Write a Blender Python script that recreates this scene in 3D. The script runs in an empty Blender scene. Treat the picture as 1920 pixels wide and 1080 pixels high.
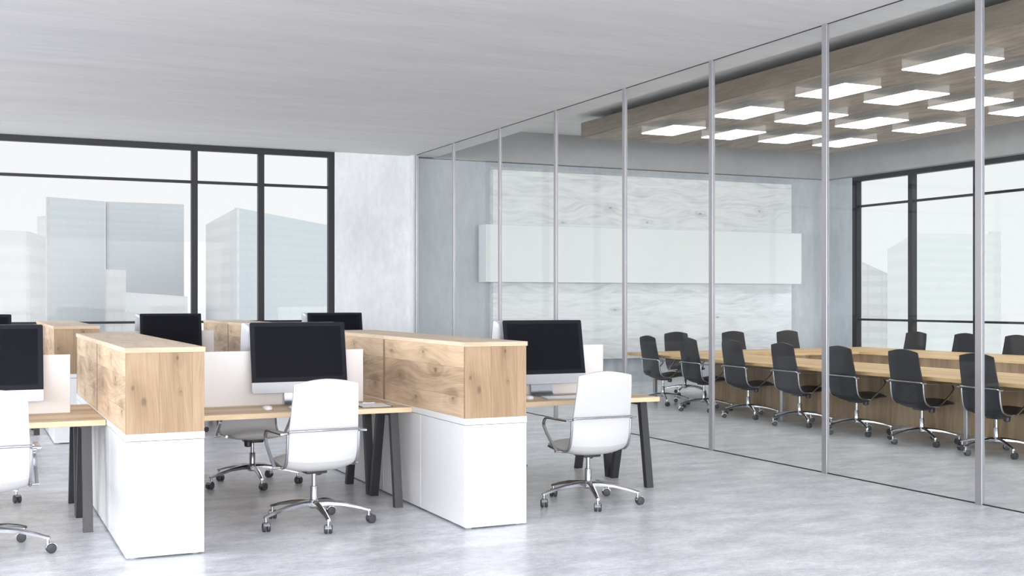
import bpy, bmesh, math, random
from mathutils import Vector, Matrix
PI = math.pi
C = bpy.context.scene.collection
sc = bpy.context.scene

# ------------------------------------------------------------------ camera, sky, light, exposure
cd = bpy.data.cameras.new('camera'); cam = bpy.data.objects.new('camera', cd); C.objects.link(cam)
cam.location = (0, 0, 1.55); cam.rotation_euler = (PI/2, 0, -math.radians(25.045))
cd.sensor_width = 36; cd.lens = 2196/1920*36; cd.shift_y = 21/1920; cd.clip_end = 2000; cd.clip_start = .05
sc.camera = cam
w = bpy.data.worlds.new('sky'); sc.world = w; w.use_nodes = True
bg = w.node_tree.nodes['Background']; bg.inputs[0].default_value = (.94, .948, .955, 1); bg.inputs[1].default_value = .78

def area(name, loc, rot, sx, sy, power, col=(1, 1, 1)):
    l = bpy.data.lights.new(name, 'AREA'); l.shape = 'RECTANGLE'; l.size = sx; l.size_y = sy
    l.energy = power; l.color = col
    o = bpy.data.objects.new(name, l); C.objects.link(o); o.location = loc; o.rotation_euler = rot
    return o
# added fill lamps in place of daylight from unbuilt windows, behind and left
area('daylight_fill_behind', (-1.0, -13.0, 2.2), (math.radians(80), 0, 0), 22, 3.6, 3700, (1.0, .99, .985))
area('daylight_fill_left', (-14.6, 3, 2.7), (math.radians(76), 0, math.radians(-90)), 28, 2.5, 2500, (.95, .975, 1.0))
# lamps added out of view outside both window walls, to strengthen the sky light
area('sky_fill_office', (0, 24, 9.5), (math.radians(-48), 0, 0), 22, 6, 900, (.95, .975, 1.0))
area('sky_fill_meeting', (21.5, 10, 9), (math.radians(-48), 0, math.radians(-90)), 18, 5, 900, (.95, .975, 1.0))
vs = sc.view_settings
vs.view_transform = 'Standard'; vs.look = 'None'; vs.gamma = 1; vs.use_curve_mapping = False; vs.exposure = 0.37
sc.cycles.transparent_max_bounces = 24; sc.cycles.max_bounces = 10; sc.cycles.diffuse_bounces = 6
sc.cycles.glossy_bounces = 5; sc.cycles.caustics_reflective = False; sc.cycles.caustics_refractive = False

# ------------------------------------------------------------------ materials
class NT:
    def __init__(s, name):
        s.m = bpy.data.materials.new(name); s.m.use_nodes = True; s.t = s.m.node_tree; s.t.nodes.clear()
        s.out = s.n('ShaderNodeOutputMaterial')
    def n(s, t, **k):
        x = s.t.nodes.new(t)
        for a, b in k.items(): setattr(x, a, b)
        return x
    def set(s, sock, v):
        if isinstance(v, bpy.types.NodeSocket): s.t.links.new(v, sock)
        elif isinstance(v, (tuple, list)) and len(v) == 3 and sock.type == 'RGBA': sock.default_value = (*v, 1)
        else: sock.default_value = v
    def m_(s, op, a, b=0.0, c=0.0):
        x = s.n('ShaderNodeMath', operation=op)
        s.set(x.inputs[0], a); s.set(x.inputs[1], b); s.set(x.inputs[2], c); return x.outputs[0]
    def xyz(s, kind='Object'):
        tc = s.n('ShaderNodeTexCoord'); sp = s.n('ShaderNodeSeparateXYZ'); s.set(sp.inputs[0], tc.outputs[kind]); return sp.outputs
    def vec(s, a, b, c):
        x = s.n('ShaderNodeCombineXYZ'); s.set(x.inputs[0], a); s.set(x.inputs[1], b); s.set(x.inputs[2], c); return x.outputs[0]
    def noise(s, v, scale, detail=3, rough=.5, dist=0.0):
        x = s.n('ShaderNodeTexNoise'); s.set(x.inputs['Vector'], v); x.inputs['Scale'].default_value = scale
        x.inputs['Detail'].default_value = detail; x.inputs['Roughness'].default_value = rough; x.inputs['Distortion'].default_value = dist
        return x.outputs['Fac']
    def mix(s, f, a, b):
        x = s.n('ShaderNodeMix', data_type='RGBA'); s.set(x.inputs[0], f); s.set(x.inputs[6], a); s.set(x.inputs[7], b); return x.outputs[2]
    def ramp(s, f, stops):
        x = s.n('ShaderNodeValToRGB'); e = x.color_ramp.elements
        e[0].position = stops[0][0]; e[0].color = (*stops[0][1], 1)
        e[1].position = stops[-1][0]; e[1].color = (*stops[-1][1], 1)
        for p, c in stops[1:-1]:
            k = e.new(p); k.color = (*c, 1)
        s.set(x.inputs[0], f); return x.outputs[0]
    def pbr(s, col, rough=.5, metal=0.0, spec=.5, bump=None, **k):
        b = s.n('ShaderNodeBsdfPrincipled')
        s.set(b.inputs['Base Color'], col); s.set(b.inputs['Roughness'], rough); s.set(b.inputs['Metallic'], metal)
        s.set(b.inputs['Specular IOR Level'], spec)
        for a, v in k.items(): s.set(b.inputs[a.replace('_', ' ')], v)
        if bump:
            bn = s.n('ShaderNodeBump'); bn.inputs['Strength'].default_value = bump[1]; bn.inputs['Distance'].default_value = bump[2]
            s.set(bn.inputs['Height'], bump[0]); s.t.links.new(bn.outputs[0], b.inputs['Normal'])
        s.t.links.new(b.outputs[0], s.out.inputs[0]); return b

def plain(name, col, rough=.5, metal=0.0, spec=.5, var=.03, scale=30, **k):
    s = NT(name); tc = s.n('ShaderNodeTexCoord'); f = s.noise(tc.outputs['Object'], scale, 3)
    c = s.mix(f, tuple(x*(1-var) for x in col), tuple(min(1, x*(1+var)) for x in col))
    s.pbr(c, rough, metal, spec, **k); return s.m

def wood(name, grain, across, dark, mid, light, plank=None, knots=(), rough=.5, figure=1.0, seam=.35, poff=0.0, pvar=.5, spec=.4, knot_r=.022):
    s = NT(name); o = s.xyz(); a = o[grain]; b = o[across]; c = o[3-grain-across]
    rb = None
    if plank:
        q = s.m_('DIVIDE', s.m_('ADD', b, poff), plank); idx = s.m_('FLOOR', q)
        wn = s.n('ShaderNodeTexWhiteNoise', noise_dimensions='1D'); s.set(wn.inputs['W'], idx); rb = wn.outputs['Value']
        a2 = s.m_('ADD', a, s.m_('MULTIPLY', rb, 37.0)); edge = s.m_('ABSOLUTE', s.m_('SUBTRACT', s.m_('SUBTRACT', q, idx), .5))
    else: a2 = a
    warp = s.m_('MULTIPLY', s.m_('SUBTRACT', s.noise(s.vec(s.m_('MULTIPLY', a2, .75), s.m_('MULTIPLY', b, 1.5), c), 1.5, 0), .5), .24*figure)
    b2 = s.m_('ADD', b, warp)
    g = None; kd = None
    for (ka, kb, kr) in knots:
        da = s.m_('MULTIPLY', s.m_('SUBTRACT', a, ka), .55); db = s.m_('SUBTRACT', b, kb)
        d2 = s.m_('ADD', s.m_('MULTIPLY', da, da), s.m_('MULTIPLY', db, db))
        gg = s.m_('EXPONENT', s.m_('MULTIPLY', d2, -1/(kr*3.0)**2)); kk = s.m_('EXPONENT', s.m_('MULTIPLY', s.m_('MULTIPLY', d2, d2), -1/(kr*.62)**4))
        g = gg if g is None else s.m_('ADD', g, gg); kd = kk if kd is None else s.m_('MAXIMUM', kd, kk)
    fld = s.noise(s.vec(s.m_('MULTIPLY', a2, .55), s.m_('MULTIPLY', b2, 2.6), s.m_('MULTIPLY', c, 2.0)), 1.6, 2, .45)
    fld = s.m_('MULTIPLY', fld, 11.0)
    if g is not None: fld = s.m_('ADD', fld, s.m_('MULTIPLY', g, 1.6))
    rings = s.m_('MULTIPLY_ADD', s.m_('SINE', s.m_('MULTIPLY', fld, 4.2)), .5, .5)
    streak = s.noise(s.vec(s.m_('MULTIPLY', a2, .8), s.m_('MULTIPLY', b2, 16), s.m_('MULTIPLY', c, 9)), 1.0, 6, .72)
    fibre = s.noise(s.vec(s.m_('MULTIPLY', a2, 4.0), s.m_('MULTIPLY', b2, 150), s.m_('MULTIPLY', c, 110)), 1.0, 2, .6)
    blotch = s.noise(s.vec(s.m_('MULTIPLY', a2, .8), s.m_('MULTIPLY', b2, 4.2), s.m_('MULTIPLY', c, 2)), 1.3, 3, .5)
    t = s.m_('ADD', s.m_('MULTIPLY', streak, .55), s.m_('MULTIPLY', rings, .06*figure))
    t = s.m_('ADD', t, s.m_('MULTIPLY', fibre, .3)); t = s.m_('ADD', t, s.m_('MULTIPLY', blotch, .38)); t = s.m_('SUBTRACT', t, .17)
    if rb is not None: t = s.m_('ADD', t, s.m_('MULTIPLY', s.m_('SUBTRACT', rb, .5), .22*pvar))
    if g is not None: t = s.m_('SUBTRACT', t, s.m_('MULTIPLY', g, .13))
    col = s.ramp(t, [(.26, dark), (.5, mid), (.74, light)])
    # scattered small pin knots
    vo = s.n('ShaderNodeTexVoronoi'); s.set(vo.inputs['Vector'], s.vec(s.m_('MULTIPLY', a2, .9), s.m_('MULTIPLY', b, 2.0), c)); vo.inputs['Scale'].default_value = 1.7
    pk = s.m_('LESS_THAN', s.m_('ADD', vo.outputs['Distance'], s.m_('MULTIPLY', fibre, .02)), .035)
    col = s.mix(s.m_('MULTIPLY', pk, .5), col, tuple(x*.45 for x in dark))
    if kd is not None: col = s.mix(s.m_('MULTIPLY', kd, s.m_('MULTIPLY_ADD', rings, .35, .45)), col, tuple(x*.42 for x in dark))
    if plank: col = s.mix(s.m_('MULTIPLY', s.m_('GREATER_THAN', edge, .5-.0022/plank), seam), col, tuple(x*.5 for x in dark))
    s.pbr(col, rough, 0.0, spec); return s.m

def concrete(name, c0, c1, stretch=(1, 1, 1), rough=.7, spec=.3, fine=1.0, scale=1.0, lo=.34, hi=.68):
    s = NT(name); o = s.xyz(); v = s.vec(*[s.m_('MULTIPLY', o[i], stretch[i]) for i in range(3)])
    n1 = s.noise(v, .9*scale, 5, .6, .3); n2 = s.noise(v, 6*scale, 5, .65, .2); n3 = s.noise(s.vec(o[0], o[1], o[2]), 90, 2, .6)
    t = s.m_('ADD', s.m_('MULTIPLY', n1, .5), s.m_('MULTIPLY', n2, .4)); t = s.m_('ADD', t, s.m_('MULTIPLY', n3, .12*fine))
    col = s.ramp(t, [(lo, c0), (hi, c1)])
    s.pbr(col, s.m_('MULTIPLY_ADD', n2, .15, rough-.07), 0.0, spec); return s.m

def hazy_facade(name, c0, c1, floor_h=3.6, bay=2.4, glassy=.5):  # bright base colours stand in for the haze over distant towers
    s = NT(name); o = s.xyz('Object'); g = s.n('ShaderNodeNewGeometry')
    fz = s.m_('FRACT', s.m_('DIVIDE', o[2], floor_h)); band = s.m_('GREATER_THAN', fz, .5)
    fx = s.m_('FRACT', s.m_('DIVIDE', s.m_('ADD', o[0], o[1]), bay)); mul = s.m_('LESS_THAN', fx, .14)
    idz = s.m_('FLOOR', s.m_('DIVIDE', o[2], floor_h)); idx = s.m_('FLOOR', s.m_('DIVIDE', s.m_('ADD', o[0], o[1]), bay*3))
    wn = s.n('ShaderNodeTexWhiteNoise', noise_dimensions='2D'); s.set(wn.inputs['Vector'], s.vec(idx, idz, 0.0))
    big = s.noise(s.vec(o[0], o[1], o[2]), .035, 3)
    f = s.m_('ADD', s.m_('MULTIPLY', band, glassy), s.m_('MULTIPLY', wn.outputs['Value'], .22)); f = s.m_('ADD', f, s.m_('MULTIPLY', big, .5)); f = s.m_('SUBTRACT', f, .1)
    f = s.m_('MULTIPLY', f, s.m_('SUBTRACT', 1.0, s.m_('MULTIPLY', mul, .6)))
    s.pbr(s.mix(f, c0, c1), .9, 0, 0.0); return s.m

def glass_mat(name, tint, refl=1.0):
    s = NT(name); tr = s.n('ShaderNodeBsdfTransparent'); tr.inputs[0].default_value = (*tint, 1)
    gl = s.n('ShaderNodeBsdfGlossy'); gl.inputs['Roughness'].default_value = 0.0; gl.inputs[0].default_value = (1, 1, 1, 1)
    g = s.n('ShaderNodeNewGeometry'); dt = s.n('ShaderNodeVectorMath', operation='DOT_PRODUCT')
    s.set(dt.inputs[0], g.outputs['Normal']); s.set(dt.inputs[1], g.outputs['Incoming'])
    q = s.m_('POWER', s.m_('SUBTRACT', 1.0, s.m_('ABSOLUTE', dt.outputs['Value'])), 5.0)
    mx = s.n('ShaderNodeMixShader'); s.set(mx.inputs[0], s.m_('MULTIPLY', s.m_('MULTIPLY_ADD', q, .96, .04), refl))
    s.t.links.new(tr.outputs[0], mx.inputs[1]); s.t.links.new(gl.outputs[0], mx.inputs[2]); s.t.links.new(mx.outputs[0], s.out.inputs[0])
    return s.m
def emit(name, col, st):
    s = NT(name); e = s.n('ShaderNodeEmission'); s.set(e.inputs[0], col); e.inputs[1].default_value = st; s.t.links.new(e.outputs[0], s.out.inputs[0]); return s.m

OD, OM, OL = (.36, .245, .155), (.60, .455, .32), (.74, .60, .455)
M = {}
M['oak_side'] = wood('oak_side', 1, 2, (.30, .21, .145), (.53, .405, .295), (.70, .575, .445), plank=.18, poff=.03, rough=.5, figure=1.8, pvar=.7,
                     knots=((.55, 1.10, .026), (1.35, .98, .03), (.95, .82, .02), (.25, .90, .02), (1.55, 1.16, .018)))
M['oak_end'] = wood('oak_end', 2, 0, (.36, .25, .16), (.60, .46, .325), (.74, .605, .455), plank=.25, poff=.065, rough=.5, figure=1.2, pvar=.5,
                    knots=((.93, .105, .026), (1.055, .04, .013), (.96, .32, .004), (1.2, .30, .012)))
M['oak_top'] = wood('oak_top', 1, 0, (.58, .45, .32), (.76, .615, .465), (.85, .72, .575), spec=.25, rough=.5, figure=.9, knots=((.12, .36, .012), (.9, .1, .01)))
M['oak_edge_dimmed'] = wood('oak_edge_dimmed', 0, 2, (.38, .28, .19), (.52, .40, .285), (.60, .48, .355), spec=.2, rough=.6, figure=.8)  # oak darkened to offset the strong light on the slab's front edge
M['desk_wood'] = wood('desk_wood', 0, 1, (.47, .33, .20), (.73, .56, .375), (.86, .71, .52), plank=.11, spec=.2, rough=.5, figure=.6, pvar=.8, seam=.0)
M['table_wood'] = wood('table_wood', 1, 0, (.42, .26, .12), (.64, .44, .235), (.78, .58, .35), plank=.10, spec=.2, rough=.5, figure=.5, pvar=.9, seam=.12)
M['table_wood_x'] = wood('table_wood_x', 0, 1, (.42, .26, .12), (.64, .44, .235), (.78, .58, .35), plank=.10, spec=.2, rough=.5, figure=.5, pvar=.9, seam=.12)
M['base_wood'] = wood('base_wood', 2, 1, (.22, .145, .085), (.37, .265, .17), (.48, .36, .245), plank=.2, rough=.6, figure=.9, pvar=.8, seam=.3)
M['base_wood_x'] = wood('base_wood_x', 2, 0, (.22, .145, .085), (.37, .265, .17), (.48, .36, .245), plank=.2, rough=.6, figure=.9, pvar=.8, seam=.3)
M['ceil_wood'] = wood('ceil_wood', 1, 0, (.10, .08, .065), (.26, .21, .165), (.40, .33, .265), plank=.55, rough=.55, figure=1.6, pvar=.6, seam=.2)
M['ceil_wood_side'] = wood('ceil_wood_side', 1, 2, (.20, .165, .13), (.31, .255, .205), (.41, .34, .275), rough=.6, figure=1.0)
M['pale_wood'] = wood('pale_wood', 0, 2, (.50, .51, .53), (.72, .73, .745), (.82, .83, .845), plank=.42, poff=.02, rough=.6, figure=1.3, pvar=.35, seam=.12,
                      knots=((10.9, 3.25, .03), (12.9, 3.2, .03), (9.9, 2.95, .022), (11.7, 3.0, .02), (14.3, 3.3, .02), (11.0, 1.35, .03), (13.3, 1.2, .03)))
M['floor'] = concrete('polished_concrete_floor', (.50, .52, .555), (.88, .895, .935), (.8, 1.6, 1), rough=.30, spec=.5, scale=3.2, fine=2.6, lo=.50, hi=.74)
M['ceiling'] = concrete('ceiling_concrete', (.70, .70, .71), (.83, .82, .825), (.35, 2.6, 1), rough=.85, spec=.1)
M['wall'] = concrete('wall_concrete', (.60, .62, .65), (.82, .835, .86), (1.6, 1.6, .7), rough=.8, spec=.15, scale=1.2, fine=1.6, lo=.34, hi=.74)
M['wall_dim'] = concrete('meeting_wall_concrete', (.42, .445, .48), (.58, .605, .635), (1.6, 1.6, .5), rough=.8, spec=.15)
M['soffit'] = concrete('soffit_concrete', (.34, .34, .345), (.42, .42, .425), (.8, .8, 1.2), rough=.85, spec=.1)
M['frame'] = plain('dark_window_frame', (.022, .023, .028), .5, .0, .3)
M['black_metal'] = plain('black_powder_coat', (.028, .028, .034), .42, .1)
M['steel'] = plain('brushed_steel', (.43, .42, .445), .36, .75)
M['chrome'] = plain('chrome', (.50, .505, .53), .17, 1.0)
M['white'] = plain('white_laminate', (.75, .755, .77), .3, 0, .45, var=.01)
M['white_soft'] = plain('white_leather', (.53, .53, .54), .42, 0, .4, var=.015, scale=60)
M['divider'] = plain('white_divider', (.74, .72, .72), .5, 0, .3, var=.01)
M['board'] = plain('white_board_gloss', (.74, .76, .77), .5, 0, .3, var=.02, scale=2)
M['black_soft'] = plain('black_leather', (.021, .021, .026), .40, 0, .4, var=.1, scale=60)
M['plastic_black'] = plain('black_plastic', (.035, .035, .04), .4, 0, .4)
M['tyre'] = plain('caster_black', (.045, .046, .054), .45, 0, .3)
M['hub_grey'] = plain('foot_grey', (.35, .36, .38), .5)
M['bezel'] = plain('black_glass_bezel', (.016, .017, .023), .25, 0, .08, var=.02)
M['screen'] = plain('dark_screen', (.007, .0075, .011), .2, 0, .08, var=.02)
M['alu'] = plain('aluminium', (.50, .51, .55), .38, .35)
M['alu_dark'] = plain('aluminium_stand', (.33, .34, .38), .3, .6)
M['paper'] = plain('paper', (.9, .9, .9), .7)
M['clip_board'] = plain('clipboard_backing', (.06, .06, .065), .6)
M['clipm'] = plain('clip_metal', (.5, .5, .52), .3, 1.0)
M['key'] = plain('keycap_white', (.88, .88, .88), .45)
M['glass'] = glass_mat('partition_glass', (.975, .992, .99), .42)
M['win_glass'] = glass_mat('window_glass', (.985, .99, .992), .05)
M['glow'] = emit('light_diffuser', (1.0, .985, .96), 6.0)
s_ = NT('light_side'); o_ = s_.xyz(); e_ = s_.n('ShaderNodeBsdfPrincipled')
s_.set(e_.inputs['Base Color'], (.9, .9, .9)); s_.set(e_.inputs['Roughness'], .3); s_.set(e_.inputs['Emission Color'], (1.0, .985, .96)); s_.set(e_.inputs['Emission Strength'], .9)
tr_ = s_.n('ShaderNodeBsdfTransparent'); mx_ = s_.n('ShaderNodeMixShader'); mx_.inputs[0].default_value = .03
s_.t.links.new(tr_.outputs[0], mx_.inputs[1]); s_.t.links.new(e_.outputs[0], mx_.inputs[2]); s_.t.links.new(mx_.outputs[0], s_.out.inputs[0]); M['glow_side'] = s_.m

# ------------------------------------------------------------------ mesh helpers
def empty(name, label, cat, loc=(0, 0, 0), rz=0.0, group=None):
    o = bpy.data.objects.new(name, None); C.objects.link(o); o.location = loc; o.rotation_euler = (0, 0, rz)
    o.empty_display_size = .1; o['label'] = label; o['category'] = cat
    if group: o['group'] = group
    return o
def tag(o, label, cat, group=None):
    o['label'] = label; o['category'] = cat
    if group: o['group'] = group
    return o
def link(name, bm, mat, parent=None, smooth=35, origin=None):
    me = bpy.data.meshes.new(name); bmesh.ops.recalc_face_normals(bm, faces=bm.faces[:])
    if origin is not None: bmesh.ops.translate(bm, verts=bm.verts[:], vec=[-x for x in origin])
    bm.to_mesh(me); bm.free(); me.materials.append(M[mat] if isinstance(mat, str) else mat)
    if smooth:
        me.polygons.foreach_set('use_smooth', [True]*len(me.polygons)); me.set_sharp_from_angle(angle=math.radians(smooth))
    o = bpy.data.objects.new(name, me); C.objects.link(o)
    if origin is not None: o.location = origin
    if parent is not None: o.parent = parent
    return o
def struct(name, bm, mat, **k):
    o = link(name, bm, mat, **k); o['kind'] = 'structure'; return o
def box(bm, x0, x1, y0, y1, z0, z1, bev=0.0, seg=1):
    r = bmesh.ops.create_cube(bm, size=1.0); vs_ = r['verts']
    for v in vs_: v.co = Vector(((x0+x1)/2+v.co.x*(x1-x0), (y0+y1)/2+v.co.y*(y1-y0), (z0+z1)/2+v.co.z*(z1-z0)))
    if bev > 0:
        es = list({e for v in vs_ for e in v.link_edges})
        bmesh.ops.bevel(bm, geom=es, offset=bev, segments=seg, affect='EDGES', profile=.6)
    return bm
def B(*a, **k): return box(bmesh.new(), *a, **k)
def smooth_path(pts, n=6, r=.35):
    """round the corners of a polyline"""
    P = [Vector(p) for p in pts]; out = [P[0]]
    for i in range(1, len(P)-1):
        a, b, c = P[i-1], P[i], P[i+1]; l = min((b-a).length, (c-b).length)*r
        p0 = b+(a-b).normalized()*l; p1 = b+(c-b).normalized()*l
        for k in range(n+1):
            t = k/n; out.append(p0*(1-t)**2+b*2*t*(1-t)+p1*t*t)
    out.append(P[-1]); return out
def tube(bm, pts, rad, sides=8, rect=None, up=None, closed_ends=True):
    """sweep a circle (rad may be a list) or a rectangle (w,h) along pts"""
    P = [Vector(p) for p in pts]; rings = []; ref = Vector(up) if up else None; prev = None
    for i, p in enumerate(P):
        t = (P[min(i+1, len(P)-1)]-P[max(i-1, 0)]).normalized()
        if prev is None:
            r0 = ref if ref else (Vector((0, 0, 1)) if abs(t.z) < .9 else Vector((1, 0, 0)))
            u = (r0-t*r0.dot(t)).normalized()
        else:
            r0 = ref if ref else prev; u = (r0-t*r0.dot(t)).normalized()
        prev = u; v = t.cross(u)
        if rect:
            a, b = rect[0]/2, rect[1]/2; q = [(a, b), (-a, b), (-a, -b), (a, -b)]; ring = [bm.verts.new(p+u*x+v*y) for x, y in q]
        else:
            R = rad[i] if isinstance(rad, (list, tuple)) else rad
            ring = [bm.verts.new(p+(u*math.cos(2*PI*k/sides)+v*math.sin(2*PI*k/sides))*R) for k in range(sides)]
        rings.append(ring)
    n = len(rings[0])
    for i in range(len(rings)-1):
        for k in range(n): bm.faces.new((rings[i][k], rings[i][(k+1) % n], rings[i+1][(k+1) % n], rings[i+1][k]))
    bm.faces.new(rings[0]); bm.faces.new(rings[-1][::-1]); return bm
def cyl(bm, c, r, z0, z1, sides=20, r2=None, axis='Z'):
    c = Vector(c); d = {'Z': Vector((0, 0, 1)), 'X': Vector((1, 0, 0)), 'Y': Vector((0, 1, 0))}[axis]
    return tube(bm, [c+d*z0, c+d*z1], [r, r2 if r2 is not None else r], sides)
def lathe(bm, prof, axis='Z', c=(0, 0, 0), sides=20, dirv=None):
    """prof: (radius, height) list"""
    d = Vector(dirv) if dirv is not None else {'Z': Vector((0, 0, 1)), 'X': Vector((1, 0, 0)), 'Y': Vector((0, 1, 0))}[axis]
    d = d.normalized(); u = d.orthogonal().normalized(); v = d.cross(u); c = Vector(c); rings = []
    for r, h in prof: rings.append([bm.verts.new(c+d*h+(u*math.cos(2*PI*k/sides)+v*math.sin(2*PI*k/sides))*max(r, 1e-4)) for k in range(sides)])
    for i in range(len(rings)-1):
        for k in range(sides): bm.faces.new((rings[i][k], rings[i][(k+1) % sides], rings[i+1][(k+1) % sides], rings[i+1][k]))
    bm.faces.new(rings[0]); bm.faces.new(rings[-1][::-1]); return bm
def prism(bm, poly, d0, d1, plane='XZ'):
    f = {'XZ': lambda a, b, d: (a, d, b), 'YZ': lambda a, b, d: (d, a, b), 'XY': lambda a, b, d: (a, b, d)}[plane]
    A = [bm.verts.new(f(a, b, d0)) for a, b in poly]; Bv = [bm.verts.new(f(a, b, d1)) for a, b in poly]; n = len(poly)
    for k in range(n): bm.faces.new((A[k], A[(k+1) % n], Bv[(k+1) % n], Bv[k]))
    bm.faces.new(A[::-1]); bm.faces.new(Bv); return bm
def rrect(x0, x1, z0, z1, r, n=5):
    out = []
    for cx, cz, a0 in ((x1-r, z1-r, 0), (x0+r, z1-r, 90), (x0+r, z0+r, 180), (x1-r, z0+r, 270)):
        for k in range(n+1):
            a = math.radians(a0+90*k/n); out.append((cx+r*math.cos(a), cz+r*math.sin(a)))
    return out
KIDS = {}
def copy_tree(o, parent=None):
    c = o.copy(); C.objects.link(c); c.parent = parent
    for ch in [x for x in bpy.data.objects if x.parent == o]: copy_tree(ch, c)
    return c

# ------------------------------------------------------------------ setting
ZC, ZR = 4.0, 4.56           # office ceiling, raised ceiling of the meeting room
YB = 18.92                   # office end wall
GX = 6.95                    # glass partition
struct('floor', B(-15, 18, -14, 19.6, -.3, 0), 'floor', smooth=0)
struct('ceiling', B(-15, 7.37, -14, YB+.2, ZC, ZC+.9), 'ceiling', smooth=0)
struct('trim_1', B(7.37, 16.4, -14, 19.4, ZR, ZR+.34), 'ceiling', smooth=0)                        # raised ceiling slab
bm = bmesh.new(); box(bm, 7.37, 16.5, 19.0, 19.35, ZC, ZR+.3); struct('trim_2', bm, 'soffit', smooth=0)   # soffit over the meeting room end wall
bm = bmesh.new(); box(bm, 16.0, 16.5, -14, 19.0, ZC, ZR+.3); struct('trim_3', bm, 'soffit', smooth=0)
bm = bmesh.new(); box(bm, 5.58, 6.9, YB, YB+.25, 0, ZC); struct('wall_back_office', bm, 'wall', smooth=0)
bm = bmesh.new(); box(bm, 6.9, 7.0, 18.74, YB+.25, 0, ZC); struct('trim_4', bm, 'wall', smooth=0)        # pier at the end of the partition
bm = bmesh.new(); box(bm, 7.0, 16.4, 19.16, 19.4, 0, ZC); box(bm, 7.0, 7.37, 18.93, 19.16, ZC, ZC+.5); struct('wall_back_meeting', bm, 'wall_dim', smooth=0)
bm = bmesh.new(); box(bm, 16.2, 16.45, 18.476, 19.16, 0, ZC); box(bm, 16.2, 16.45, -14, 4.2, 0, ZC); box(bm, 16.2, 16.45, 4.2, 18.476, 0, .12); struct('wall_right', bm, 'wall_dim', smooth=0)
bm = bmesh.new(); box(bm, -15, 5.58, YB, YB+.25, 0, .12); struct('wall_back_sill', bm, 'wall', smooth=0)

# office window (dark frame, panes)
def window(name, fr, pane_bm):
    r = bpy.data.objects.new(name, None); C.objects.link(r); r['kind'] = 'structure'
    for nm, b_ in fr: link(nm, b_, 'frame', r, smooth=0)
    link('window_pane', pane_bm, 'win_glass', r, smooth=0); return r
y0, y1 = YB-.0, YB+.10
fr = [('frame_head', B(-14.9, 5.58, y0, y1, 3.907, ZC-.001)), ('frame_jamb', B(5.48, 5.58, y0, y1, .12, 3.907))]
fr.append(('transom', B(-14.9, 5.48, y0+.02, y1-.02, 3.386, 3.43))); fr.append(('transom', B(-14.9, 5.48, y0+.02, y1-.02, 1.172, 1.208)))
fr.append(('frame_sill', B(-14.9, 5.48, y0, y1, .12, .2)))
for xa in (4.31, 3.25, -.75, -1.85, -2.95, -6.9, -8.0, -12): fr.append(('mullion', B(xa, xa+.095, y0, y1, .2, 3.907)))
window('window_1', fr, B(-14.9, 5.48, y0+.045, y0+.055, .2, 3.907))
x0, x1 = 16.2, 16.32
fr = [('frame_head', B(x0, x1, 4.2, 18.476, 3.91, ZC-.001)), ('frame_jamb', B(x0, x1, 18.35, 18.476, .12, 3.91)),
      ('transom', B(x0+.02, x1-.02, 4.2, 18.35, 3.388, 3.43)), ('transom', B(x0+.02, x1-.02, 4.2, 18.35, 1.125, 1.165)), ('frame_sill', B(x0, x1, 4.2, 18.35, .12, .2))]
for ya in (16.83, 15.25, 10.5, 8.9): fr.append(('mullion', B(x0, x1, ya, ya+.11, .2, 3.91)))
window('window_2', fr, B(x0+.055, x0+.065, 4.2, 18.35, .2, 3.91))

# glass partition: panes between slim steel posts
gp = bpy.data.objects.new('wall_glass_partition', None); C.objects.link(gp); gp['kind'] = 'structure'
posts = [8.275+1.752*i for i in range(-4, 6)] + [18.715]
yy = sorted(posts)
yy = [p for p in yy if p > 1]
for p in yy: link('post', B(GX-.016, GX+.016, p-.033, p+.033, 0, ZC, bev=.002), 'steel', gp)
for a, b in zip(yy[:-1], yy[1:]): link('glass_pane', B(GX-.006, GX+.006, a+.033, b-.033, .008, ZC-.004), 'glass', gp, smooth=0)
link('floor_track', B(GX-.006, GX+.006, yy[0], yy[-1], .0, .008), 'frame', gp, smooth=0)
link('ceiling_track', B(GX-.006, GX+.006, yy[0], yy[-1], ZC-.006, ZC), 'frame', gp, smooth=0)

# wall panel and white board in the meeting room
tag(link('wall_panel', B(8.51, 15.1, 19.0, 19.16, .44, 3.858, bev=.003), 'pale_wood', None, smooth=0), 'whitewashed knotty wood panel covering the meeting room end wall', 'wall panel')
tag(link('presentation_board', B(8.225, 15.09, 18.68, 18.995, 1.852, 2.858, bev=.004), 'board', None, smooth=0), 'long white board slab fixed across the pale wood wall panel', 'board')

# hung wooden ceiling panel and its lights
hp = empty('ceiling_panel', 'wide dark oak ceiling panel hung over the meeting table', 'ceiling panel', (11.7, 11, 4.2))
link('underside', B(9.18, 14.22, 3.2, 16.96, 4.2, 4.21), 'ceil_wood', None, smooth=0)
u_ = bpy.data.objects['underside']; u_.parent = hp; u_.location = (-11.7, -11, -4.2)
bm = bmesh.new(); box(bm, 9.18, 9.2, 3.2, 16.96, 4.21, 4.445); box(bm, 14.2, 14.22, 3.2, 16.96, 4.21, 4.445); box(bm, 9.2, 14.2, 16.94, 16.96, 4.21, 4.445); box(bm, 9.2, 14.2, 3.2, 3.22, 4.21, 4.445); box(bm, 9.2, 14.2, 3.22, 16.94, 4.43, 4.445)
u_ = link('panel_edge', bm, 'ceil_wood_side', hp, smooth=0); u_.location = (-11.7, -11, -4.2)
bm = bmesh.new()
for x in (9.9, 11.7, 13.5):
    for y in (5, 8, 11, 14, 16.3): cyl(bm, (x, y, 0), .008, 4.445, ZR, 8)
u_ = link('hanger_rod', bm, 'steel', hp); u_.location = (-11.7, -11, -4.2)

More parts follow.
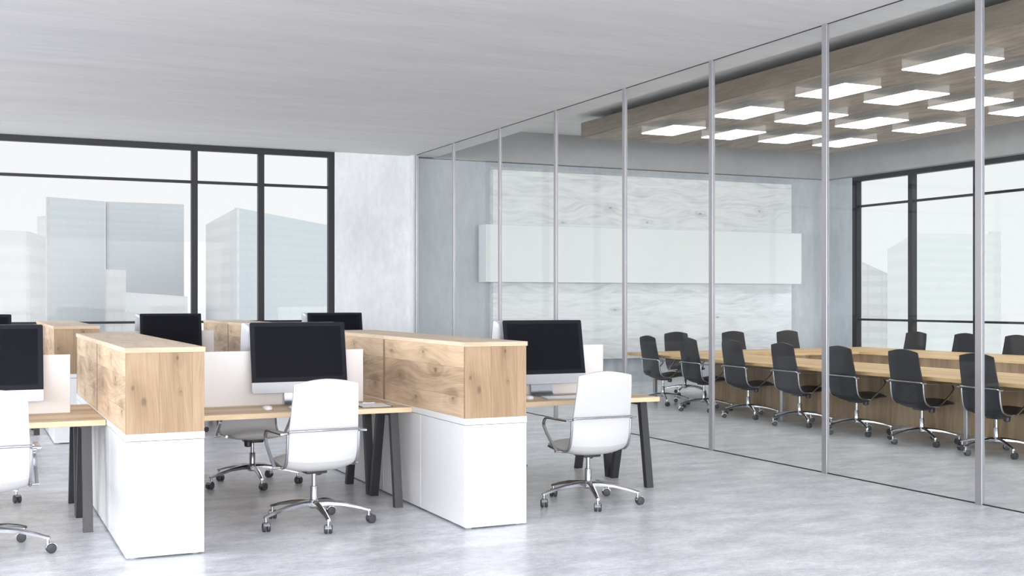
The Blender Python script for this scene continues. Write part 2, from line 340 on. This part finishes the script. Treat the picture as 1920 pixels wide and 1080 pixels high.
LROW = {0: 'row nearest the back wall', 1: 'second row', 2: 'third row', 3: 'fourth row', 4: 'fifth row'}
LCOL = {0: 'first from the glass', 1: 'second from the glass', 2: 'third from the glass', 3: 'on the window side'}
first = None
for r_ in range(5):
    for c_ in range(4):
        loc = (9.655+1.092*c_, 14.935-1.83*r_, 4.08)
        lab = 'glowing rectangular ceiling light, %s, %s' % (LROW[r_], LCOL[c_])
        if first is None:
            first = empty('ceiling_light', lab, 'light', loc, 0, 'glowing ceiling lights under the wooden ceiling panel')
            link('diffuser', B(-.275, .275, -.455, .455, 0, .012), 'glow', first, smooth=0)
            bm = bmesh.new()
            for q in ((-.275, -.268, -.455, .455), (.268, .275, -.455, .455), (-.268, .268, -.455, -.448), (-.268, .268, .448, .455)): box(bm, *q, .012, .12)
            link('glow_blocker', B(-.27, .27, -.45, .45, .012, .016), 'white', first, smooth=0); link('housing', bm, 'glow_side', first, smooth=0)  # thin plate added to stop the diffuser glowing upward
        else:
            o = copy_tree(first); o.location = loc; o['label'] = lab

# ------------------------------------------------------------------ storage cabinets
def base_cabinet(label, loc, first=None):
    if first: o = copy_tree(first); o.location = loc; o['label'] = label; return o
    t = empty('storage_cabinet', label, 'cabinet', loc, 0, 'white base cabinets in the office')
    W, L = .462, 1.675
    link('carcass', B(.012, W-.012, .0, L, .018, .70), 'white', t, smooth=0)
    link('side_panel', B(0.004, W-.004, -.004, .012, .012, .699, bev=.0015), 'white', t, smooth=0)
    link('top_strip', B(0, W, -.004, L, .7035, .746, bev=.0015), 'white', t, smooth=0)
    for xx in ((0, .014), (W-.014, W)):
        for ya, yb in ((.0135, .842), (.85, L-.004)):
            link('door', B(xx[0]+.002 if xx[0] == 0 else xx[0], xx[1]-.002 if xx[0] > 0 else xx[1], ya, yb, .014, .699, bev=.0015), 'white', t, smooth=0)
    for fx in (.05, W-.05):
        for fy in (.05, L-.05): link('foot', cyl(bmesh.new(), (fx, fy, 0), .02, 0, .02, 12), 'hub_grey', t)
    return t
def top_cabinet(label, loc, first=None):
    if first: o = copy_tree(first); o.location = loc; o['label'] = label; return o
    t = empty('wooden_cabinet', label, 'cabinet', loc, 0, 'knotty oak cabinets standing on the white base cabinets')
    W, L = .462, 1.68
    # local heights keep the world height so that the wood figure sits the same on each
    link('end_panel', B(.002, W-.002, .002, .02, 0, .484, bev=.001), 'oak_end_l', t, smooth=0)
    link('end_panel', B(.002, W-.002, L-.02, L-.006, 0, .484, bev=.001), 'oak_end_l', t, smooth=0)
    for xx in ((.004, .02), (W-.02, W-.004)): link('side_panel', B(xx[0], xx[1], .021, L-.021, 0, .484), 'oak_side_l', t, smooth=0)
    link('top_panel', B(-.004, W+.004, -.004, L-.006, .484, .514, bev=.0015), 'oak_top', t, smooth=0)
    link('edge_dimming_strip', B(-.004, W+.004, -.0055, -.0041, .4845, .5135), 'oak_edge_dimmed', t, smooth=0)  # darker strip added over the front edge, which is lit too strongly
    link('bottom_panel', B(.02, W-.02, .02, L-.02, 0, .016), 'oak_top', t, smooth=0)
    return t
def shift(kn, axis_is_a, d): return tuple((a-(d if axis_is_a else 0), b-(0 if axis_is_a else d), r) for a, b, r in kn)
M['oak_side_l'] = wood('oak_side_panel', 1, 2, (.32, .215, .135), (.59, .43, .285), (.76, .60, .425), plank=.2, poff=.06, rough=.5, figure=1.15, pvar=.6, seam=.25,
                       knots=((.55, .30, .028), (1.30, .22, .034), (.95, .08, .02), (.22, .12, .022), (1.5, .4, .02), (.8, .42, .016)))
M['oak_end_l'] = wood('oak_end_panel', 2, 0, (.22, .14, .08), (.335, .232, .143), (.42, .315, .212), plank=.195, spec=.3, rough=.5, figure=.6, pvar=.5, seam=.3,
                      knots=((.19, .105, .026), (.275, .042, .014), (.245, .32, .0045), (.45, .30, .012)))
CX = (.863, 3.042)
b1 = t1 = None
names = {0: 'left block', 1: 'right block'}
for ri, yb in enumerate((7.26, 13.4)):
    for ci, xb in enumerate(CX):
        for k in (0, 1):
            where = {(0, 0): 'in the lower left block', (0, 1): 'in the central front block',
                     (1, 0): 'in the back left block', (1, 1): 'in the back middle block'}[(ri, ci)]
            end = ('near unit ', 'far unit ')[k]
            lb = 'white base cabinet with plain doors, %s%s' % (end, where)
            lt = 'knotty oak cabinet on a white base, %s%s' % (end, where)
            loc = (xb, yb+1.68*k, 0)
            o = base_cabinet(lb, loc, b1); b1 = b1 or o
            o = top_cabinet(lt, (xb, yb+1.68*k, .746), t1); t1 = t1 or o

# ------------------------------------------------------------------ desks
def desk(label, loc, first=None):
    if first: o = copy_tree(first); o.location = loc; o['label'] = label; return o
    t = empty('desk', label, 'desk', loc, 0, 'oak topped office desks in back to back pairs')
    link('tabletop', B(.002, 1.716, 0, .648, .703, .74, bev=.0015), 'desk_wood', t, smooth=0)
    for xa in (.085, 1.57):
        for ft, tp in ((-.04, .07), (.535, .36)):
            poly = [(ft, 0), (ft+.05, 0), (tp+.05, .703), (tp, .703)]
            link('leg', prism(bmesh.new(), poly, xa, xa+.062, 'YZ'), 'black_metal', t, smooth=0)
    for xa in (.085, 1.57): link('leg_crossbar', B(xa, xa+.062, .12, .36, .673, .703), 'black_metal', t, smooth=0)
    return t
def divider(label, loc, first=None):
    if first: o = copy_tree(first); o.location = loc; o['label'] = label; return o
    t = empty('desk_divider', label, 'divider', loc, 0, 'white desk dividers')
    link('panel', B(.18, 1.54, -.011, .011, 0, .415, bev=.002), 'divider', t, smooth=0)
    return t
def monitor(label, loc, rz=0.0, first=None):
    if first: o = copy_tree(first); o.location = loc; o.rotation_euler = (0, 0, rz); o['label'] = label; return o
    t = empty('computer_monitor', label, 'monitor', loc, rz, 'silver desktop computers on the desks')
    W2, z0, z1 = .371, .0, .54
    tilt = Matrix.Translation((0, 0, .10)) @ Matrix.Rotation(math.radians(-10.5), 4, 'X')
    def put(name, bm, mat, par, **k):
        bmesh.ops.transform(bm, matrix=tilt, verts=bm.verts[:]); return link(name, bm, mat, par, **k)
    # local: faces -Y, screen plane at y=0
    bm = bmesh.new(); loops = []
    for y, ins, rr in ((.003, 0, .014), (.008, 0, .014), (.016, .012, .02), (.032, .07, .05), (.042, .16, .08)):
        zc = (z0+z1)/2; loops.append([bm.verts.new((x, y, z)) for x, z in rrect(-W2+ins, W2-ins, z0+ins*.8, z1-ins*.8, rr)])
    for a, b in zip(loops[:-1], loops[1:]):
        for k in range(len(a)): bm.faces.new((a[k], a[(k+1) % len(a)], b[(k+1) % len(a)], b[k]))
    bm.faces.new(loops[0]); bm.faces.new(loops[-1])
    put('back_shell', bm, 'alu', t, smooth=40)
    up = [p for p in rrect(-W2, W2, z0, z1, .014) if p[1] > .2]
    put('bezel', prism(bmesh.new(), [(W2, .082)]+up+[(-W2, .082)], -.003, .003, 'XZ'), 'bezel', t, smooth=20)
    lo = [p for p in rrect(-W2, W2, z0, z1, .014) if p[1] < .2]
    M.setdefault('chin', plain('chin_aluminium', (.43, .44, .475), .4, .3))
    put('chin', prism(bmesh.new(), [(-W2, .0815)]+lo+[(W2, .0815)], -.003, .003, 'XZ'), 'chin', t, smooth=20)
    put('screen', B(-W2+.034, W2-.034, -.0036, -.003, .117, z1-.03), 'screen', t, smooth=0)
    # stand: L-shaped foot
    prof = smooth_path([(0, .115, .24), (0, .118, .10), (0, .105, .004), (0, .03, .0045), (0, -.07, .0045)], 8, .45)
    prof[0] = Vector((0, .085, .24))
    link('stand', tube(bmesh.new(), prof, 0, rect=(.2, .008), up=(1, 0, 0)), 'alu_dark', t, smooth=50)
    return t
def keyboard(label, loc, rz=0.0, first=None):
    if first: o = copy_tree(first); o.location = loc; o.rotation_euler = (0, 0, rz); o['label'] = label; return o
    t = empty('keyboard', label, 'keyboard', loc, rz, 'slim white keyboards on the desks')
    bm = prism(bmesh.new(), [(-.065, 0), (.065, 0), (.065, .014), (-.065, .006)], -.215, .215, 'YZ'); link('keyboard_body', bm, 'alu', t, smooth=0)
    bm = bmesh.new()
    for r in range(5):
        n = 14; yv = -.052+r*.0235; zz = .006+(yv+.065)/.13*.008
        x = -.208
        while x < .2:
            wk = .0265 if not (r == 0 and -.09 < x < .03) else .13
            box(bm, x, min(x+wk, .208), yv-.0095, yv+.0095, zz, zz+.004); x += wk+.0035
    link('keycaps', bm, 'key', t, smooth=0); return t
def mouse(label, loc, rz=0.0, first=None):
    if first: o = copy_tree(first); o.location = loc; o.rotation_euler = (0, 0, rz); o['label'] = label; return o
    t = empty('mouse', label, 'computer mouse', loc, rz, 'white computer mice on the desks')
    bm = bmesh.new(); N = 20; loops = []
    for f, z in ((.86, 0), (.97, .004), (1, .010), (.95, .018), (.8, .025), (.5, .030), (.15, .032)):
        loops.append([bm.verts.new((f*.033*math.copysign(abs(math.cos(2*PI*k/N))**.75, math.cos(2*PI*k/N)), f*.056*math.copysign(abs(math.sin(2*PI*k/N))**.75, math.sin(2*PI*k/N)), z)) for k in range(N)])
    for a, b in zip(loops[:-1], loops[1:]):
        for k in range(N): bm.faces.new((a[k], a[(k+1) % N], b[(k+1) % N], b[k]))
    bm.faces.new(loops[0]); bm.faces.new(loops[-1]); link('mouse_body', bm, 'key', t, smooth=60); return t

DX = (-.857, 1.324, 3.505)
d1 = v1 = m1 = k1 = mo1 = None
cols = ('left bay', 'middle bay', 'right bay')
rows = ('front desk row', 'back desk row')
mx = (.128, 2.324, 4.43)
for ri, yo in enumerate((0, 6.14)):
    for ci, xo in enumerate(DX):
        for k in (0, 1):
            side = ('camera side', 'window side')[k]
            o = desk('oak desk with slanted black legs, %s, %s, %s' % (cols[ci], rows[ri], side), (xo, 8.28+.651*k+yo, 0), d1); d1 = d1 or o
        o = divider('white divider panel between the monitors, %s, %s' % (cols[ci], rows[ri]), (xo, 8.93+yo, .74), v1); v1 = v1 or o
        o = monitor('computer with black screen facing the camera, %s, %s' % (cols[ci], rows[ri]), (mx[ci], 8.78+yo, .74), 0, m1); m1 = m1 or o
        if ri == 0 or ci > 0 or True:
            monitor('computer showing its silver back, %s, %s' % (cols[ci], rows[ri]), (mx[ci]-.04+(.0 if ci else -.01), 9.08+yo, .74), PI, m1)
        if ri == 0 and ci > 0:
            o = keyboard('slim white keyboard in front of the screen in the %s' % cols[ci], (mx[ci]+(.05 if ci == 2 else .055), 8.505, .74), 0, k1); k1 = k1 or o
            o = mouse('white mouse left of the keyboard in the %s' % cols[ci], ((0, 2.01, 4.135)[ci], 8.53, .74), 0, mo1); mo1 = mo1 or o
t = empty('clipboard', 'clipboard with white paper lying at the right end of the middle desk', 'clipboard', (2.815, 8.53, .74), -.09)
link('board', prism(bmesh.new(), rrect(-.12, .12, -.165, .165, .012), 0, .004, 'XY'), 'clip_board', t, smooth=20)
link('paper', B(-.108, .108, -.152, .14, .004, .006), 'paper', t, smooth=0)
bm = B(-.05, .05, .135, .158, .004, .014, bev=.003); cyl(bm, (-.03, .15, .014), .006, 0, .004, 10); link('clip', bm, 'clipm', t)

# ------------------------------------------------------------------ office chairs
PR = [(-.262, .985), (-.252, .90), (-.236, .81), (-.218, .72), (-.203, .645), (-.196, .575), (-.188, .52), (-.172, .472), (-.142, .438), (-.10, .420),
      (-.04, .414), (.03, .417), (.10, .426), (.165, .436), (.215, .438), (.25, .432), (.27, .422)]
WD = [.224, .229, .234, .239, .243, .243, .241, .238, .236, .236, .237, .237, .236, .233, .226, .212, .19]
def dense(P, W):
    """Catmull-Rom: twice as many rows"""
    o, w_ = [], []
    for i in range(len(P)-1):
        a = P[max(i-1, 0)]; b = P[i]; c = P[i+1]; d = P[min(i+2, len(P)-1)]
        o.append(b); w_.append(W[i])
        o.append(tuple((-a[k]+9*b[k]+9*c[k]-d[k])/16 for k in (0, 1))); w_.append((W[i]+W[i+1])/2)
    return o+[P[-1]], w_+[W[-1]]
PR, WD = dense(PR, WD)
def shell(i0, i1):
    bm = bmesh.new(); nx = 16; F = []; Bk = []
    for i in range(i0, i1+1):
        y, z = PR[i]; a = PR[max(i-1, 0)]; b = PR[min(i+1, len(PR)-1)]
        ty, tz = b[0]-a[0], b[1]-a[1]; l = math.hypot(ty, tz); ny, nz = -tz/l, ty/l       # points to the sitter (forward / up)
        f = []; k_ = []
        q2 = min(1.0, max(0.0, (i-9)/5))
        for j in range(nx+1):
            u = -1+2*j/nx; x = u*WD[i]; q = 1-abs(u)**2.6
            end = {0: .45, 1: .85}.get(i, 1.0)
            if i >= len(PR)-6: end = {6: 1.0, 5: .98, 4: .94, 3: .86, 2: .7, 1: .3}[len(PR)-i]
            zt = z+(.032*(1-abs(u)**1.7)*max(0, 1-i/6))
            th_f = (.007+(.010+.020*q2)*q)*end; th_b = (.007+(.012+.022*q2)*q)*end
            f.append(bm.verts.new((x, y+ny*th_f, zt+nz*th_f))); k_.append(bm.verts.new((x, y-ny*th_b, zt-nz*th_b)))
        F.append(f); Bk.append(k_)
    n = len(F)
    for i in range(n-1):
        for j in range(nx):
            bm.faces.new((F[i][j], F[i][j+1], F[i+1][j+1], F[i+1][j])); bm.faces.new((Bk[i][j], Bk[i+1][j], Bk[i+1][j+1], Bk[i][j+1]))
        bm.faces.new((F[i][0], F[i+1][0], Bk[i+1][0], Bk[i][0])); bm.faces.new((F[i][nx], Bk[i][nx], Bk[i+1][nx], F[i+1][nx]))
    for j in range(nx):
        bm.faces.new((F[0][j], Bk[0][j], Bk[0][j+1], F[0][j+1])); bm.faces.new((F[-1][j], F[-1][j+1], Bk[-1][j+1], Bk[-1][j]))
    return bm
def chair(label, group, loc, rz, star, soft, first=None):
    if first:
        o = copy_tree(first); o.location = loc; o.rotation_euler = (0, 0, rz); o['label'] = label; o['group'] = group
        for ch in [x for x in bpy.data.objects if x.parent == o and x.name.split('.')[0] in ('star_base', 'caster')]:
            ch.rotation_euler.z += star-first['star']
            if ch.name.startswith('caster'):
                p = Vector(ch.location); p.rotate(Matrix.Rotation(star-first['star'], 3, 'Z')); ch.location = p
        del o['star']
        return o
    t = empty('office_chair', label, 'chair', loc, rz, group); t['star'] = star
    link('backrest', shell(0, 14), soft, t, smooth=50); link('seat', shell(14, len(PR)-1), soft, t, smooth=50)
    for sx in (-1, 1):
        X = sx*.25
        pts = [(X, -.212, .664), (X, -.204, .575), (X, -.196, .52), (X, -.176, .455), (X, -.13, .418), (X, -.06, .410), (X, .04, .413), (X, .12, .423), (X, .17, .428)]
        link('side_rail', tube(bmesh.new(), smooth_path(pts, 3, .45), .0095, 10), 'chrome', t, smooth=60)
        Xa = sx*.292
        pts = [(Xa, -.222, .655), (Xa, -.05, .652), (Xa, .14, .650), (Xa, .178, .600), (Xa, .120, .535), (Xa, -.045, .412)]
        bm = tube(bmesh.new(), smooth_path(pts, 7, .42), 0, rect=(.022, .009), up=(1, 0, 0))
        tube(bm, [(X, -.212, .657), (Xa+sx*.012, -.212, .657)], .0085, 10); tube(bm, [(X, -.04, .412), (Xa+sx*.012, -.04, .412)], .0085, 10)
        link('armrest', bm, 'chrome', t, smooth=50)
    link('back_bar', tube(bmesh.new(), smooth_path([(-.25, -.212, .655), (-.245, -.236, .671), (0, -.245, .672), (.245, -.236, .671), (.25, -.212, .655)], 4, .3), .0085, 10), 'chrome', t, smooth=60)
    bm = B(-.075, .075, -.07, .10, .355, .398, bev=.012, seg=2); box(bm, -.12, .12, -.02, .06, .385, .402, bev=.004); link('tilt_mechanism', bm, 'plastic_black', t, smooth=50)
    link('tension_knob', lathe(bmesh.new(), [(.02, 0), (.031, .006), (.034, .045), (.03, .052)], c=(.055, .085, .325), sides=16), 'plastic_black', t, smooth=50)
    bm = lathe(bmesh.new(), [(.0155, .26), (.0155, .372)], sides=18); link('gas_piston', bm, 'chrome', t, smooth=50)
    link('gas_cylinder', lathe(bmesh.new(), [(.026, .118), (.026, .262), (.0235, .266), (.016, .267)], sides=20), 'chrome', t, smooth=50)
    bm = lathe(bmesh.new(), [(.03, .112), (.036, .12), (.036, .165), (.028, .176)], sides=20)
    for k in range(5):
        a = 2*PI*k/5; d = Vector((math.cos(a), math.sin(a), 0)); sv = Vector((-math.sin(a), math.cos(a), 0))
        rings = []
        for r, zt, hh, ww in ((.02, .168, .042, .042), (.1, .166, .034, .040), (.2, .152, .026, .034), (.3, .128, .021, .028), (.368, .107, .018, .025), (.388, .101, .015, .021)):
            c_ = d*r; rings.append([bm.verts.new(c_+sv*x+Vector((0, 0, z))) for x, z in ((-ww/2, zt-hh), (-ww/2, zt-hh*.35), (-ww*.22, zt), (ww*.22, zt), (ww/2, zt-hh*.35), (ww/2, zt-hh))])
        for A, B2 in zip(rings[:-1], rings[1:]):
            for j in range(6): bm.faces.new((A[j], A[(j+1) % 6], B2[(j+1) % 6], B2[j]))
        bm.faces.new(rings[0]); bm.faces.new(rings[-1])
    sb = link('star_base', bm, 'chrome', t, smooth=40); sb.rotation_euler.z = star
    random.seed(4)
    cas = None
    for k in range(5):
        a = star+2*PI*k/5; ln = (math.cos(a)*.375, math.sin(a)*.375, 0)
        if cas is None:
            bm = lathe(bmesh.new(), [(.009, .05), (.009, .10)], sides=12)
            # hood over the twin wheels, offset behind the stem
            N = 9; w_ = .021
            arc = [(.018+.034*math.cos(math.radians(x)), .030+.034*math.sin(math.radians(x))) for x in [20+150*i/N for i in range(N+1)]]
            inn = [(.018+.0315*math.cos(math.radians(x)), .030+.0315*math.sin(math.radians(x))) for x in [170-150*i/N for i in range(N+1)]]
            prism(bm, arc+inn, -w_, w_, 'XZ')
            cas = link('caster', bm, 'chrome', t, smooth=40)
            for sy in (-1, 1):
                wb = lathe(bmesh.new(), [(.012, 0), (.028, .001), (.030, .003), (.030, .017), (.027, .022), (.02, .0235), (.006, .024)], c=(.018, sy*.004, .030), sides=18, dirv=(0, sy, 0))
                link('wheel', wb, 'tyre', cas, smooth=45)
            c = cas
        else: c = copy_tree(cas, t)
        c.location = ln; c.rotation_euler = (0, 0, a+(0.5, 2.2, -1.0, 1.2, 2.9)[k])
    return t
R = math.radians
WG, BG = 'white office chairs at the desks', 'black office chairs around the meeting table'
wc = chair('white office chair seen from behind, at the middle desk', WG, (2.18, 7.89, 0), R(3), R(-22), 'white_soft')
chair('white office chair seen from behind, nearest the glass partition', WG, (4.295, 7.825, 0), R(0), R(-36), 0, wc)
chair('white office chair cut by the left edge of the photo, seen from behind', WG, (.11, 7.81, 0), R(1), R(-22), 0, wc)
chair('white office chair facing the camera beyond the middle desk', WG, (2.184, 9.82, 0), R(181), R(16), 0, wc)
chair('white office chair beyond the left desk, hidden by the left monitor', WG, (0.0, 9.8, 0), R(180), R(18), 0, wc)
chair('white office chair beyond the right desk, mostly hidden by the oak cabinet', WG, (4.27, 9.80, 0), R(180), R(18), 0, wc)
chair('white office chair at the middle desk of the back row by the window', WG, (2.18, 14.03, 0), R(2), R(-20), 0, wc)
chair('white office chair at the right desk of the back row by the window', WG, (4.295, 13.97, 0), R(0), R(-30), 0, wc)
bc = copy_tree(wc); bc['star'] = wc['star']
for ch in bpy.data.objects:
    if ch.parent == bc and ch.name.split('.')[0] in ('backrest', 'seat'):
        ch.data = ch.data.copy(); ch.data.materials[0] = M['black_soft']
ordn = ('farthest from the camera', 'second from the far end', 'third from the far end', 'fourth of seven, in the middle', 'third from the near end', 'second from the near end', 'nearest the camera')
for i, y in enumerate((14.74, 13.68, 12.66, 11.61, 10.59, 9.57, 8.565)):
    lab = 'black office chair with its back to the glass partition, %s' % ordn[i]
    if i == 0:
        bc.location = (9.35, y, 0); bc.rotation_euler = (0, 0, R(-92)); bc['label'] = lab; bc['group'] = BG
    else: chair(lab, BG, (9.35, y, 0), R(-92), R(-22), 0, bc)
for i, x in enumerate((10.57, 11.7, 12.83)):
    chair('black office chair with its back to the white wall board, %s' % ('left of three', 'middle of three', 'right of three')[i], BG, (x, 16.0, 0), R(181), R(40), 0, bc)
for i, y in enumerate((14.74, 13.68, 12.68)):
    chair('black office chair on the window side of the table, %s' % ('farthest of three', 'middle of three', 'nearest of three')[i], BG, (14.02, y, 0), R(91), R(10), 0, bc)
for o in (wc, bc):
    if 'star' in o: del o['star']

# ------------------------------------------------------------------ meeting table (hollow rectangle)
t = empty('meeting_table', 'large hollow rectangular oak meeting table behind the glass', 'table', (11.4, 10.4, 0))
def tl(name, bm, mat):
    o = link(name, bm, mat, t, smooth=0); o.location = (-11.4, -10.4, 0); return o
TY = 4.6
tl('tabletop', B(9.28, 10.59, TY, 14.41, .685, .725, bev=.002), 'table_wood'); tl('tabletop', B(12.78, 14.09, TY, 14.41, .685, .725, bev=.002), 'table_wood')
tl('tabletop', B(9.28, 14.09, 14.412, 15.79, .685, .725, bev=.002), 'table_wood_x')
tl('base_panel', B(10.44, 10.48, TY+.3, 15.15, 0, .684), 'base_wood'); tl('base_panel', B(12.86, 12.90, TY+.3, 15.15, 0, .684), 'base_wood')
tl('base_panel', B(10.48, 12.86, 14.5, 14.54, 0, .684), 'base_wood_x')
for x in (9.45, 13.9):
    for y in (6.03, 9.07, 12.11, 15.16): tl('leg', B(x, x+.05, y-.03, y+.02, 0, .684, bev=.003), 'steel')

# ------------------------------------------------------------------ city outside, its haze put into pale facade colours
FA, FB = (2196.0, math.radians(25.045))
def ray(u, d):
    """a spot on the ground plan at distance d seen in direction of image column u"""
    tt = (u-960)/2196; th = math.radians(25.045)
    return Vector((math.cos(th)*tt+math.sin(th), -math.sin(th)*tt+math.cos(th)))*d
def top(v, d): return 1.55+(561-v)/2196*d
M['city_a'] = hazy_facade('facade_pale_grid', (.77, .83, .855), (.86, .90, .915), 2.2, 2.4, .4)
M['city_b'] = hazy_facade('facade_blue_bands', (.76, .81, .845), (.82, .86, .885), 1.7, 9.0, .4)
M['city_c'] = hazy_facade('facade_white_bands', (.81, .835, .855), (.90, .91, .92), 3.4, 30.0, .6)
M['city_d'] = hazy_facade('facade_glass', (.71, .785, .82), (.765, .83, .855), 1.9, 7.0, .35)
M['city_e'] = hazy_facade('facade_warm', (.74, .74, .75), (.86, .865, .87), 3.4, 3.2, .5)
M['city_f'] = hazy_facade('facade_faint_grid', (.86, .905, .90), (.95, .965, .96), 2.4, 1.5, .4)
M['city_g'] = hazy_facade('facade_faint', (.86, .885, .885), (.935, .945, .945), 4.0, 5.0, .5)
def tower(label, corners, mats, zt, zb=-90, extra=None):
    """corners: ground plan polygon; zt: height per corner"""
    t = empty('office_tower', label, 'building', (corners[0][0], corners[0][1], zb), 0, 'city towers outside the windows')
    O = Vector((corners[0][0], corners[0][1], zb)); n = len(corners)
    for i in range(n):
        a, b = corners[i], corners[(i+1) % n]; za, zb_ = zt[i], zt[(i+1) % n]
        d = (Vector(b)-Vector(a)).to_3d().normalized(); nrm = Vector((d.y, -d.x, 0))*.6
        cen = sum((Vector(c) for c in corners), Vector((0, 0)))/n
        if (cen-Vector(a)).dot(nrm.to_2d()) < 0: nrm = -nrm
        bm = bmesh.new(); P = [Vector((*a, zb)), Vector((*b, zb)), Vector((*b, zb_)), Vector((*a, za))]
        A = [bm.verts.new(p-O) for p in P]; Bv = [bm.verts.new(p+nrm-O) for p in P]
        bm.faces.new(A); bm.faces.new(Bv[::-1])
        for k in range(4): bm.faces.new((A[k], A[(k+1) % 4], Bv[(k+1) % 4], Bv[k]))
        link('hazy_facade', bm, mats[i % len(mats)], t, smooth=0)
    bm = bmesh.new(); mid = sum((Vector(c) for c in corners), Vector((0, 0)))/n
    vsv = [bm.verts.new(Vector((*(mid+(Vector(c)-mid)*.93), z-.5))-O) for c, z in zip(corners, zt)]; V2 = [bm.verts.new(v.co+Vector((0, 0, -1))) for v in vsv]
    bm.faces.new(vsv); bm.faces.new(V2[::-1])
    for k in range(n): bm.faces.new((vsv[k], vsv[(k+1) % n], V2[(k+1) % n], V2[k]))
    link('roof', bm, 'city_e', t, smooth=0)
    return t
def wedge(label, pts, mats, back):
    """pts: (u, v_top, d) of the front corners from left to right; back: extra depth of the back"""
    fr_ = [ray(u, d) for u, v, d in pts]; zt = [top(v, d) for u, v, d in pts]
    bk = [(ray(pts[-1][0]-8, pts[-1][2]+back), top(pts[-1][1], pts[-1][2])), (ray(pts[0][0]+8, pts[0][2]+back), top(pts[0][1], pts[0][2]))]
    return tower(label, [tuple(p) for p in fr_]+[tuple(b[0]) for b in bk], mats, zt+[b[1] for b in bk])
wedge('pale glass tower with a fine window grid, left of the twin towers', [(88, 369, 300), (197, 377.5, 312)], ['city_a', 'city_e', 'city_e', 'city_e'], 30)
wedge('blue grey glass tower, right one of the twin towers', [(200, 378, 314), (345, 383, 330)], ['city_b', 'city_e', 'city_e', 'city_e'], 35)
wedge('pale office block with long white bands at the left edge', [(-60, 428, 230), (55, 434, 232), (86, 445, 250)], ['city_c', 'city_e', 'city_e', 'city_e', 'city_e'], 40)
wedge('slim pale slab behind the banded office block', [(72, 406, 420), (92, 404, 425)], ['city_g'], 25)
wedge('low pale block standing before the twin towers', [(199, 505, 280), (236, 507, 285)], ['city_e'], 20)
wedge('low terrace block before the blue grey tower', [(236, 548, 285), (352, 556, 290)], ['city_c'], 15)
wedge('glass tower with a slanted roof and striped left flank, right of the wide window pane', [(386, 421, 300), (444, 389.5, 270), (700, 438, 330)], ['city_c', 'city_d', 'city_e', 'city_e', 'city_e'], 50)
wedge('low block with a bright parapet in front of the slanted tower', [(522, 576, 250), (640, 574, 256)], ['city_a'], 15)
wedge('pale ribbed tower with a faint grid seen through the meeting room window', [(1664, 468, 330), (1713, 437, 290), (1862, 440, 310)], ['city_g', 'city_f', 'city_g', 'city_g', 'city_g'], 40)
wedge('pale side shaft joined to the ribbed tower', [(1856, 434, 375), (1877, 433.5, 377)], ['city_g'], 22)
wedge('low grey tower with a sloping top left of the ribbed tower', [(1560, 470, 360), (1613, 490, 352), (1665, 514, 345)], ['city_e'], 35)
